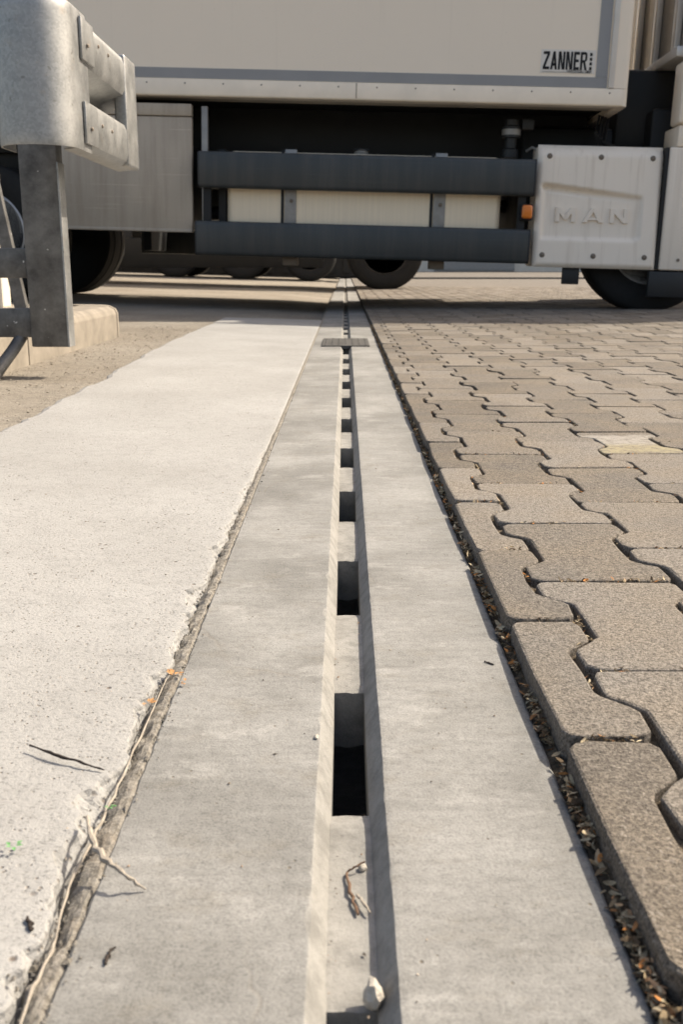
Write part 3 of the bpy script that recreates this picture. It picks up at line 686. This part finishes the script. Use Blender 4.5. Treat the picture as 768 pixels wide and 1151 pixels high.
# side marker lamp and pump
P_(MB().box(-.850, -.768, -.03, .02, .555, .655, .01), 'lamp_base', M['black'])
P_(MB().box(-.842, -.776, -.055, -.029, .565, .648, .014, 3), 'marker_lamp', M['amber'])
b = MB(); b.lathe([(.055, 0), (.055, .05), (.04, .06), (.04, .12), (.06, .125), (.06, .19), (.045, .2), (.045, .235), (.0, .24)], (-.905, .25, .955), 'Z', 20); P_(b, 'pump', M['plastic'])
b = MB(); b.lathe([(.062, 0), (.062, .035)], (-.905, .25, 1.095), 'Z', 20); P_(b, 'pump_band', M['steel'])
P_(MB().box(-.84, -.76, .23, .31, 1.13, 1.2, .012), 'pump_outlet', M['plastic'])
P_(MB().tube([(-.80, .24, 1.0), (-.77, .2, 1.02), (-.735, .17, 1.0), (-.72, .15, .95)], .009, 8), 'hose', M['steel'])
for k in range(4):
    P_(MB().tube([(-.33 + k * .03, .3 + .05 * k, 1.235), (-.36 + .02 * k, .25, 1.13 - .02 * k), (-.31 + .03 * k, .3, 1.05), (-.30 + .04 * k, .4, 1.03)], .011, 8), 'cable', M['plastic'])
# moulded cover with raised letters
cvx0, cvx1, cvz0, cvz1 = -.752, .035, .270, 1.022
NG = 64; b = MB(); vs = []
def cover_depth(u, v):
    top = .70 - .115 * u
    du = min(u - .045, .86 - u); dv = min(v - .225, top - v)
    sd = min(du * .787, dv * .75)
    if du < .06 and v < .32 and u > .5: sd = min(sd, .05 - math.hypot(max(0, u - .80), max(0, .29 - v)) * .75)
    rec = .020 * smooth01(sd / .022)
    gro = .030 * smooth01(1 - abs(top - .035 - v) / .035) * smooth01((.90 - u) / .6) * smooth01((u - .03) / .03)
    e = min(u * .787, (1 - u) * .787, v * .75, (1 - v) * .75); ed = .022 * (1 - smooth01(.2 + e / .03)) if e < .024 else 0
    hi = smooth01((v - .90) / .1) * .03
    return rec + gro + ed + hi + .045 * v
for j in range(NG + 1):
    for i in range(NG + 1):
        u, v = i / NG, j / NG; vs.append((cvx0 + u * (cvx1 - cvx0), -.030 + cover_depth(u, v), cvz0 + v * (cvz1 - cvz0)))
fs = [(j * (NG + 1) + i, j * (NG + 1) + i + 1, (j + 1) * (NG + 1) + i + 1, (j + 1) * (NG + 1) + i) for j in range(NG) for i in range(NG)]
b.poly(vs, fs); b.box(cvx0 + .004, cvx1 - .004, .085, .30, cvz0 + .004, cvz1 - .004, .012)
cover = b.build('side_cover', M['cover'], truck, smooth='all')
RL = [(0, [[(0, 0), (.19, 0), (.19, .58), (.40, .15), (.52, .15), (.73, .58), (.73, 0), (.92, 0), (.92, 1), (.70, 1), (.46, .50), (.22, 1), (0, 1)]]),
      (1.25, [[(0, 0), (.2, 0), (.47, .72), (.47, 1), (.37, 1)], [(.74, 0), (.94, 0), (.57, 1), (.471, 1), (.471, .72)], [(.262, .16), (.678, .16), (.618, .32), (.322, .32)]]),
      (2.5, [[(0, 0), (.19, 0), (.19, .62), (.62, 0), (.82, 0), (.82, 1), (.63, 1), (.63, .38), (.20, 1), (0, 1)]])]
rl = MB()
for x_, qs in RL:
    for q in qs: rl.prism([((x_ + u) * .139, w * .09) for u, w in q], 'Y', -.013, .012, .0015)
rl.build('raised_lettering', M['cover'], cover, loc=(cvx0 + .13, .006, .553))
for u, v in ((.088, .905), (.5, .905), (.912, .905), (.075, .10), (.49, .10), (.905, .10)):
    b = MB(); x, z = cvx0 + u * (cvx1 - cvx0), cvz0 + v * (cvz1 - cvz0); yb = -.030 + cover_depth(u, v)
    b.lathe([(.017, .002), (.017, -.002), (.011, -.002), (.011, -.008), (.006, -.010), (.0, -.010)], (x, yb, z), 'Y', 14); P_(b, 'cover_bolt', M['bolt'], cover)
P_(MB().box(.0375, .056, -.02, .05, .275, 1.015), 'panel_gap', M['black'])
# step panel under the cab, cab, fender
b = MB(); b.box(.058, .42, -.03, .10, .270, 1.018, .012, 3); stp = P_(b, 'step_panel', M['cover'])
b = MB(); b.lathe([(.010, 0), (.010, -.006), (.0, -.006)], (.175, -.030, .335), 'Y', 12); P_(b, 'panel_bolt', M['bolt'], stp)
fo = []
for k in range(13):
    a = R(180 * k / 12); fo.append((.045 + .53 * math.cos(a), WR + .53 * math.sin(a)))
fi = [(.045 + .50 * math.cos(R(180 * k / 12)), WR + .50 * math.sin(R(180 * k / 12))) for k in range(13)][::-1]
P_(MB().prism([(x, z) for x, z in fo + fi], 'Y', .11, .40), 'mudguard', M['plastic'])
P_(MB().box(-.545, -.435, .02, .05, .165, .275, .006), 'mud_flap', M['plastic'])
b = MB(); b.box(.0, .27, -.03, .02, .10, .262, .008)
for k in range(9): b.box(.272, .284, -.03, .02, .105 + k * .017, .115 + k * .017)
P_(b, 'step_box', M['plastic'])
P_(MB().box(.10, 2.0, -.02, .30, 1.022, 1.15, .01), 'cab_sill', M['paint'])
P_(MB().box(.088, 2.2, -.045, .16, 1.155, 1.528, .02, 3), 'cab_lower_panel', M['paint'])
P_(MB().box(.12, 1.0, -.0485, -.04, 1.372, 1.412), 'cab_stripe', M['stripe'])
P_(MB().box(.100, .24, -.055, .0, 1.538, 3.3, .01), 'side_deflector', M['paint'])
P_(MB().box(.30, 2.2, -.03, 2.30, 1.54, 3.4, .06, 3), 'cab_body', M['paint'])
P_(MB().box(.9, 1.7, -.034, -.02, 2.1, 2.8, .01), 'cab_window', M['glass'])
P_(MB().box(.06, .298, .06, 2.2, 1.56, 1.62, .006), 'cab_rear_beam', M['trim'])
for k in range(4): P_(MB().box(.09, .13, .25 + k * .5, .32 + k * .5, 1.62, 3.2, .006), 'cab_rear_rib', M['trim'])
P_(MB().box(.135, .298, .05, 2.2, 1.62, 3.2), 'cab_rear_wall', M['steel'])
P_(MB().box(-.02, .30, .55, 1.8, 1.30, 1.45, .02), 'cab_rear_crossbeam', M['steel'])
P_(MB().box(-.18, .40, .50, 2.0, 1.06, 1.56, .03), 'air_filter_housing', M['black'])
P_(MB().box(.02, .45, .35, 1.9, .5, 1.30, .03), 'gearbox', M['black'])

# ------------------------------------------------------------------ other vehicles parked behind
def back_truck(name, x, y, label, length, zoff, group):
    t = tag(empty(name, (x, y, 0)), label, 'truck', group)
    P_(MB().box(-length, -.9, 0, 2.3, 1.15, 3.6, .03), 'cargo_box', M['paint'], t)
    P_(MB().box(-length + .1, .5, .7, 1.5, .75, 1.1, .02), 'chassis', M['black'], t)
    P_(MB().box(-.75, .62, 0, 2.3, .55, 3.0, .08, 3), 'cab', M['paint'], t)
    P_(MB().box(.10, .5, -.006, .01, 1.7, 2.4, .004), 'cab_window', M['glass'], t)
    P_(MB().box(-length + 2.75, -.75, .0, .04, .27, .62, .01), 'guard_rail', M['black'], t)
    P_(MB().box(-length + 2.75, -.75, .0, .04, .72, .95, .01), 'guard_rail', M['rail'], t)
    for xx in (0, -length + 1.0, -length + 2.1):
        z0 = lz(x + xx)
        for yy, out in ((.02, -1), (2.28, 1)): wheel(t, xx, yy, .47 + z0, .47, .32, out, detail=False)
    return t
back_truck('parked_truck', .48, 12.4, 'cream box truck parked behind the first truck, front wheel showing under its guard rail', 8.5, 0, None)
tr = tag(empty('semi_trailer', (-.65, 18.6, 0)), 'distant three axle trailer, only its wheels showing under the near guard rail', 'trailer')
P_(MB().box(-10, .9, 0, 2.3, 1.1, 3.6, .03), 'cargo_box', M['paint'], tr)
P_(MB().box(-10, .85, .6, 1.7, .62, 1.09, .02), 'chassis', M['black'], tr)
P_(MB().box(.80, .88, .1, 2.2, .42, .60, .01), 'underride_bar', M['steel'], tr)
P_(MB().box(-9, -3.2, .02, .06, .36, .95, .01), 'guard_rail', M['black'], tr)
for k in range(3):
    P_(MB().tube([(-1.23 * k, .2, .5), (-1.23 * k, 2.1, .5)], .08, 10), 'axle', M['black'], tr)
    for yy, out in ((.02, -1), (2.28, 1)): wheel(tr, -1.23 * k, yy, .47 + lz(-.55 - 1.23 * k), .47, .38, out, detail=False)
sc = tag(empty('shade_backing_box', (.45, 23.5, 0)), 'black box added far behind the trailer wheels, standing in for shade', 'container')
MB().box(-14, 0, 0, 2.4, .02, 2.6, .03).build('body', M['black'], sc)  # invented box, its black stands in for the shade behind the wheels
for k in range(40): MB().box(-13.8 + k * .35, -13.65 + k * .35, -.035, -.001, .12, 2.5, .006).build('rib', M['black'], sc)
wh = tag(empty('backdrop', (0, 46, 0)), 'low grey warehouse added far behind the parked vehicles to block horizon sky', 'building')
MB().box(-45, 45, 0, 18, 0, 6.5).build('wall', M['wall'], wh)  # added mass that keeps low sky light out of the truck's shadow
MB().box(-45.4, 45.4, -.4, 18.4, 6.51, 6.9, .05).build('roof', M['stripe'], wh)
for k in range(8):
    d = MB().box(-40 + k * 11, -36.4 + k * 11, -.06, -.002, .02, 4.0, .01).build('roller_door', M['steel'], wh)
    for j in range(10): MB().box(-39.98 + k * 11, -36.42 + k * 11, -.09, -.061, .1 + j * .39, .16 + j * .39).build('slat', M['steel'], d)
fk = tag(empty('far_strip', (0, 22, 0)), 'low dark strip crossing the yard far beyond the trucks', 'kerb')
for k in range(12):
    MB().box(1.0 + k * 1.0, 1.99 + k * 1.0, 0, .15, -.01, .045, .005).build('kerb_stone', M['iron'], fk)  # row of low dark blocks drawing a thin dark line
bw_ = tag(empty('depot_wall', (-3.5, 9.5, 0)), 'cream rendered wall at the far left behind the steel strut', 'wall')
MB().box(-6, -.35, 2.4, 2.65, .0, 1.9, .01).build('wall_body', M['wall'], bw_)
MB().box(-6.02, -.33, 2.36, 2.69, 1.9, 1.97, .01).build('wall_coping', M['kerb'], bw_)

# ------------------------------------------------------------------ small things on the ground
PIT = R(13.93); F_ = 35 / 36 * 1151.0
def gp(px, py, z=0.0):       # spot on the ground that was read off the photograph
    v = py - 575.5; q = (CAM_H - z) / (v * math.cos(PIT) + F_ * math.sin(PIT))
    return ((px - 388) * q, (F_ * math.cos(PIT) - v * math.sin(PIT)) * q, z)
def flakes(spots, seed, smin, smax):
    r = random.Random(seed); V, Fc = [], []
    for (x, y, z) in spots:
        s = r.uniform(smin, smax); w = s * r.uniform(.12, .42); a = r.uniform(0, 2 * math.pi)
        m_ = Matrix.Translation((x, y, z)) @ Matrix.Rotation(a, 4, 'Z') @ Matrix.Rotation(r.uniform(-.9, .9), 4, 'X') @ Matrix.Rotation(r.uniform(-.8, .8), 4, 'Y')
        bend = r.uniform(-.4, .4) * s; i0 = len(V); t_ = .0003
        for k, (u, ww) in enumerate(((-.5, .15), (-.2, .5), (.2, .5), (.5, .1))):
            zz = bend * (u * u) * 2
            for sg in (-1, 1): V.append(m_ @ Vector((u * s, sg * w * ww, zz + abs(ww) * w * .3)))
        for k in range(3): Fc.append((i0 + 2 * k, i0 + 2 * k + 1, i0 + 2 * k + 3, i0 + 2 * k + 2))
    return V, Fc
sp = []
for i in range(6500):
    y = .22 + 5.0 * rnd.random() ** 2.0; k = fb(y * 6, 90)
    if fb(y * 17, 95) < -.05 and rnd.random() < .85: continue
    sp.append((rnd.uniform(.1280, .1345), y, rnd.uniform(-.001, .0065 + .003 * k)))
for i in range(5200):       # cross joints and wavy joints of the nearer stones
    c = min(rnd.randrange(0, 6), rnd.randrange(0, 6)); 
    if rnd.random() < .5:
        k = min(rnd.randrange(-1, 7), rnd.randrange(-1, 7)); y = YC + (c % 2) * PP / 2 + k * PP; x = J0 + (c - 1) * PW + rnd.random() * PW
        if x < .14: continue
        if fb(x * 25, y * 9, 3) < -.1: continue
        sp.append((x, y + rnd.uniform(-.003, .003), rnd.uniform(.014, .0186)))
    else:
        y = .25 + 1.75 * rnd.random() ** 1.5; n_ = c
        yy = ((y - YC - (n_ % 2) * PP / 2) / PP + .5) % 1 - .5
        w_ = 1 - 2 * smooth01((abs(yy) - .180) / .135); x = J0 + n_ * PW + PA * w_
        if fb(x * 30, y * 14, 5) > .05: sp.append((x + rnd.uniform(-.004, .001), y, rnd.uniform(.010, .0170)))
gs = MB(); vs = []; grow = yrows(.15, 14, .004, 1.06, .5)
for y in grow:
    q = .0025 * fb(y * 40, 51) + .0015 * fb(y * 120, 52)
    P = [(.1275, -.012), (.1290, -.003 + q), (.1325, -.001 + .003 * fb(y * 70, 53)), (.1350, .001 + .003 * fb(y * 55, 54)), (.1375, -.004)]; n = len(P); vs += [(x, y, z) for x, z in P]
gs.poly(vs, [(j * n + i, j * n + i + 1, (j + 1) * n + i + 1, (j + 1) * n + i) for j in range(len(grow) - 1) for i in range(n - 1)])
tag(gs.build('gap_soil', M['humus']), 'dark crumbly humus under the leaf litter beside the pavers', 'soil', kind='stuff')
NL = sum(1 for q_ in sp if q_[0] < .1347)
V, Fc = flakes(sp[:NL], 5, .0028, .0095); V2, F2 = flakes(sp[NL:], 6, .0028, .0075); n0 = len(V); V += V2; Fc += [tuple(i + n0 for i in f) for f in F2]
me = bpy.data.meshes.new('leaf_litter'); me.from_pydata(V, [], Fc); me.materials.append(M['litter'])
tag(put('leaf_litter', me), 'dry brown leaf litter packed in the gap beside the pavers', 'leaf litter', kind='stuff')
# crumbs and grit
def crumbs(name, spots, seed, smin, smax, mat, flat=.6):
    r = random.Random(seed); b = MB()
    for (x, y, z) in spots:
        s = r.uniform(smin, smax) * (1.0 if r.random() < .85 else 1.7)
        m_ = Matrix.Translation((x, y, z)) @ Matrix.Rotation(r.uniform(0, 6.3), 4, 'Z') @ Matrix.Rotation(r.uniform(-.4, .4), 4, 'X')
        vs = [(s * r.uniform(.6, 1.2), 0, 0), (-s * r.uniform(.6, 1.2), 0, 0), (0, s * r.uniform(.4, .9), 0), (0, -s * r.uniform(.4, .9), 0), (0, 0, s * flat * r.uniform(.5, 1)), (0, 0, -s * flat * .5)]
        b.poly([m_ @ Vector(v) for v in vs], [(0, 2, 4), (2, 1, 4), (1, 3, 4), (3, 0, 4), (2, 0, 5), (1, 2, 5), (3, 1, 5), (0, 3, 5)])
    return b.build(name, mat)
cs = []
for i in range(900):
    y = .3 + 3.4 * rnd.random() ** 1.6; x = rnd.uniform(-.62, -.14); cs.append((x, y, lz(x) + .0045))
for i in range(170):
    y = .3 + 3.0 * rnd.random() ** 1.5; x = rnd.uniform(-.12, .12)
    if -.024 < x < .028: continue
    cs.append((x, y, .0004))
for i in range(220):
    y = .3 + 2.5 * rnd.random() ** 1.3; ph = ((y - far_edge(0)) / PER) % 1
    if ph < .5: cs.append((rnd.choice((-.006, .011)) + rnd.uniform(-.002, .002), y, -.0128))
tag(crumbs('crumbs', cs, 3, .0003, .0010, M['bits']), 'tiny dark crumbs and grit scattered over slab and drain', 'crumbs', kind='stuff')
cs = []
for i in range(2600):
    y = .25 + 2.6 * rnd.random() ** 1.5; x = -.132 + rnd.gauss(0, .0055); cs.append((x, y, (.001 if x > -.1245 else -.003) + (.006 if x < -.142 else 0)))
tag(crumbs('crack_grit', cs, 4, .0005, .0017, M['soil'], .8), 'pale grit broken from the slab edge along the crack', 'grit', kind='stuff')
cs = []
for i in range(1500):
    y = 1.2 + 3.6 * rnd.random(); x = rnd.uniform(-.92, -.56); cs.append((x, y, lz(x) - .001))
tag(crumbs('sand_grit', cs, 9, .0012, .0042, M['island'], .6), 'coarse sandy grit on the strip between slab and kerb', 'grit', kind='stuff')
# twigs, root, stone, leaves
def twig(name, px, radii, mat, label, cat, lift):
    pts = []
    for (u, w), h_ in zip(px, lift):
        base = 0.0; p = gp(u, w, base + h_); pts.append(p)
    q, rq = [], []; r_ = random.Random(len(label) * 7 + len(pts))
    for i in range(len(pts) - 1):
        for k in range(5):
            f_ = k / 5; rad = radii[i] * (1 - f_) + radii[i + 1] * f_
            q.append(Vector(pts[i]).lerp(Vector(pts[i + 1]), f_) + Vector((r_.gauss(0, .5), r_.gauss(0, .5), r_.gauss(0, .15))) * rad * .9); rq.append(rad * r_.uniform(.65, 1.2))
    q.append(Vector(pts[-1])); rq.append(radii[-1] * .6)
    c0 = Vector(pts[0]); b = MB(); b.tube([p - c0 for p in q], rq, 7)
    return tag(put(name, b.mesh(name, mat, smooth='x'), None, c0), label, cat)
zs_ = lz(-.25) + .0047
twig('twig', [(34, 838), (60, 848), (90, 857), (117, 866)], [.0007, .001, .0009, .0005], M['twig'], 'straight black twig lying on the pale slab at the lower left', 'twig', [zs_ + .001, zs_ + .0006, zs_ - .0008, zs_ - .003])
rt = twig('dry_root', [(20, 1160), (38, 1110), (58, 1070), (66, 1035), (80, 990), (108, 935), (128, 895), (150, 845), (168, 805), (186, 765), (196, 742)], [.0007, .0008, .0009, .0006, .0008, .0010, .0007, .0007, .0006, .0005, .0003], M['root'],
     'long pale dry root lying in the crack at the lower left', 'root', [.001, .002, .001, .0025, .002, .004, .002, .002, .001, .001, .0])
twig('forked_twig', [(98, 918), (104, 945), (116, 966), (140, 983), (164, 1000)], [.0009, .0017, .0017, .0011, .0008], M['root'], 'pale bent twig sticking out of the crack over the drain', 'twig', [.010, .012, .013, .009, .0012])
twig('slot_twig', [(390, 981), (396, 1003), (403, 1028)], [.0008, .0010, .0010], M['bark'], 'brown twig lying in the slot beyond the pale stone', 'twig', [-.0125, -.012, -.0125])
twig('slot_twig', [(391, 980), (400, 974), (411, 968)], [.0005, .0006, .0005], M['bark'], 'short thin twig touching the far tip of the brown slot twig', 'twig', [-.0125, -.010, -.008])
twig('slot_twig', [(403, 1006), (410, 1015), (417, 1026)], [.0008, .0009, .0007], M['root'], 'short pale twig in the slot beside the brown twig', 'twig', [-.012, -.011, -.0115])
twig('stick', [(545, 743), (550, 745), (556, 747)], [.0006, .0007, .0005], M['twig'], 'tiny dark stick lying on the right band of the drain', 'stick', [.0006, .0006, .0006])
twig('stick', [(560, 714), (570, 722), (580, 730)], [.0007, .0009, .0007], M['twig'], 'dark stick poking out of the leaf litter over the drain edge', 'stick', [.003, .0035, .003])
twig('stick', [(590, 785), (598, 788), (607, 792)], [.0006, .0008, .0007], M['twig'], 'short stick at the litter gap below the poking stick', 'stick', [.003, .003, .002])
twig('curled_stick', [(118, 1085), (122, 1076), (124, 1068), (130, 1065)], [.0008, .0009, .0007, .0006], M['twig'], 'small curled dark stick on the left band near the bottom', 'stick', [.0008, .001, .001, .001])
twig('stick', [(30, 1032), (33, 1040), (36, 1047)], [.0008, .0010, .0008], M['twig'], 'stubby dark stick on the slab left of the crack', 'stick', [.005, .005, .0045])
def stone(name, px, z, size, seed, mat, label, cat):
    t = bmesh.new(); bmesh.ops.create_icosphere(t, subdivisions=2, radius=1)
    for v in t.verts:
        k = 1 + .45 * fb(v.co.x * 1.3 + seed, v.co.y * 1.3, v.co.z * 1.3) + .22 * fb(v.co.x * 3 + seed, v.co.y * 3, v.co.z * 3)
        v.co = Vector((v.co.x * size[0], v.co.y * size[1], v.co.z * size[2])) * k
    b = MB(); b.join(t); return tag(put(name, b.mesh(name, mat), None, gp(px[0], px[1], z)), label, cat)
stone('stone', (420, 1117), -.0075, (.0042, .0060, .0068), 2, M['pebble'], 'pale stone wedged in the slot at the bottom of the picture', 'stone')
stone('pebble', (408, 975), -.0125, (.0022, .0024, .0018), 8, M['pebble'], 'tiny white pebble in the slot by the twigs', 'pebble')
stone('pebble', (356, 828), .001, (.0014, .003, .0012), 5, M['pebble'], 'tiny pale pebble on the left lip of the slot', 'pebble')
def leaf(name, px, z, s, mat, seed, label, n=5):
    r = random.Random(seed); b = MB()
    for k in range(n):
        a = r.uniform(0, 6.28); d = s * r.uniform(.1, .6); l_ = s * r.uniform(.5, 1.0); w = l_ * .32; tl = r.uniform(.1, .6)
        m_ = Matrix.Translation((d * math.cos(a), d * math.sin(a), .0008)) @ Matrix.Rotation(a + r.uniform(-.5, .5), 4, 'Z') @ Matrix.Rotation(-tl, 4, 'Y')
        b.poly([m_ @ Vector(q) for q in ((0, 0, 0), (l_ * .4, -w, .2 * w), (l_ * .45, 0, 0), (l_ * .4, w, .2 * w), (l_, 0, -.1 * l_))], [(0, 1, 2), (0, 2, 3), (1, 4, 2), (2, 4, 3)])
    return tag(put(name, b.mesh(name, mat), None, gp(px[0], px[1], z)), label, 'leaf')
leaf('green_leaf', (14, 953), lz(-.2) + .005, .0042, M['leaf_g'], 1, 'bright green leaf scrap lying on the slab at the left edge')
leaf('green_leaf', (123, 908), .004, .0035, M['leaf_g'], 2, 'small green sprout growing in the crack above the bent twig', 6)
leaf('brown_leaf', (166, 792), .006, .0055, M['leaf_b'], 3, 'curled orange brown leaf on the slab edge of the crack', 7)
leaf('brown_leaf', (196, 760), .0015, .0065, M['leaf_b'], 4, 'crumbled orange leaf on the drain edge beside the crack', 8)
leaf('brown_leaf', (208, 768), .001, .0045, M['leaf_b'], 6, 'small rust coloured leaf flake on the drain right of the crumbled leaf', 4)
leaf('brown_leaf', (598, 773), .002, .0060, M['leaf_b'], 9, 'orange leaf lying in the litter gap beside the pavers', 5)
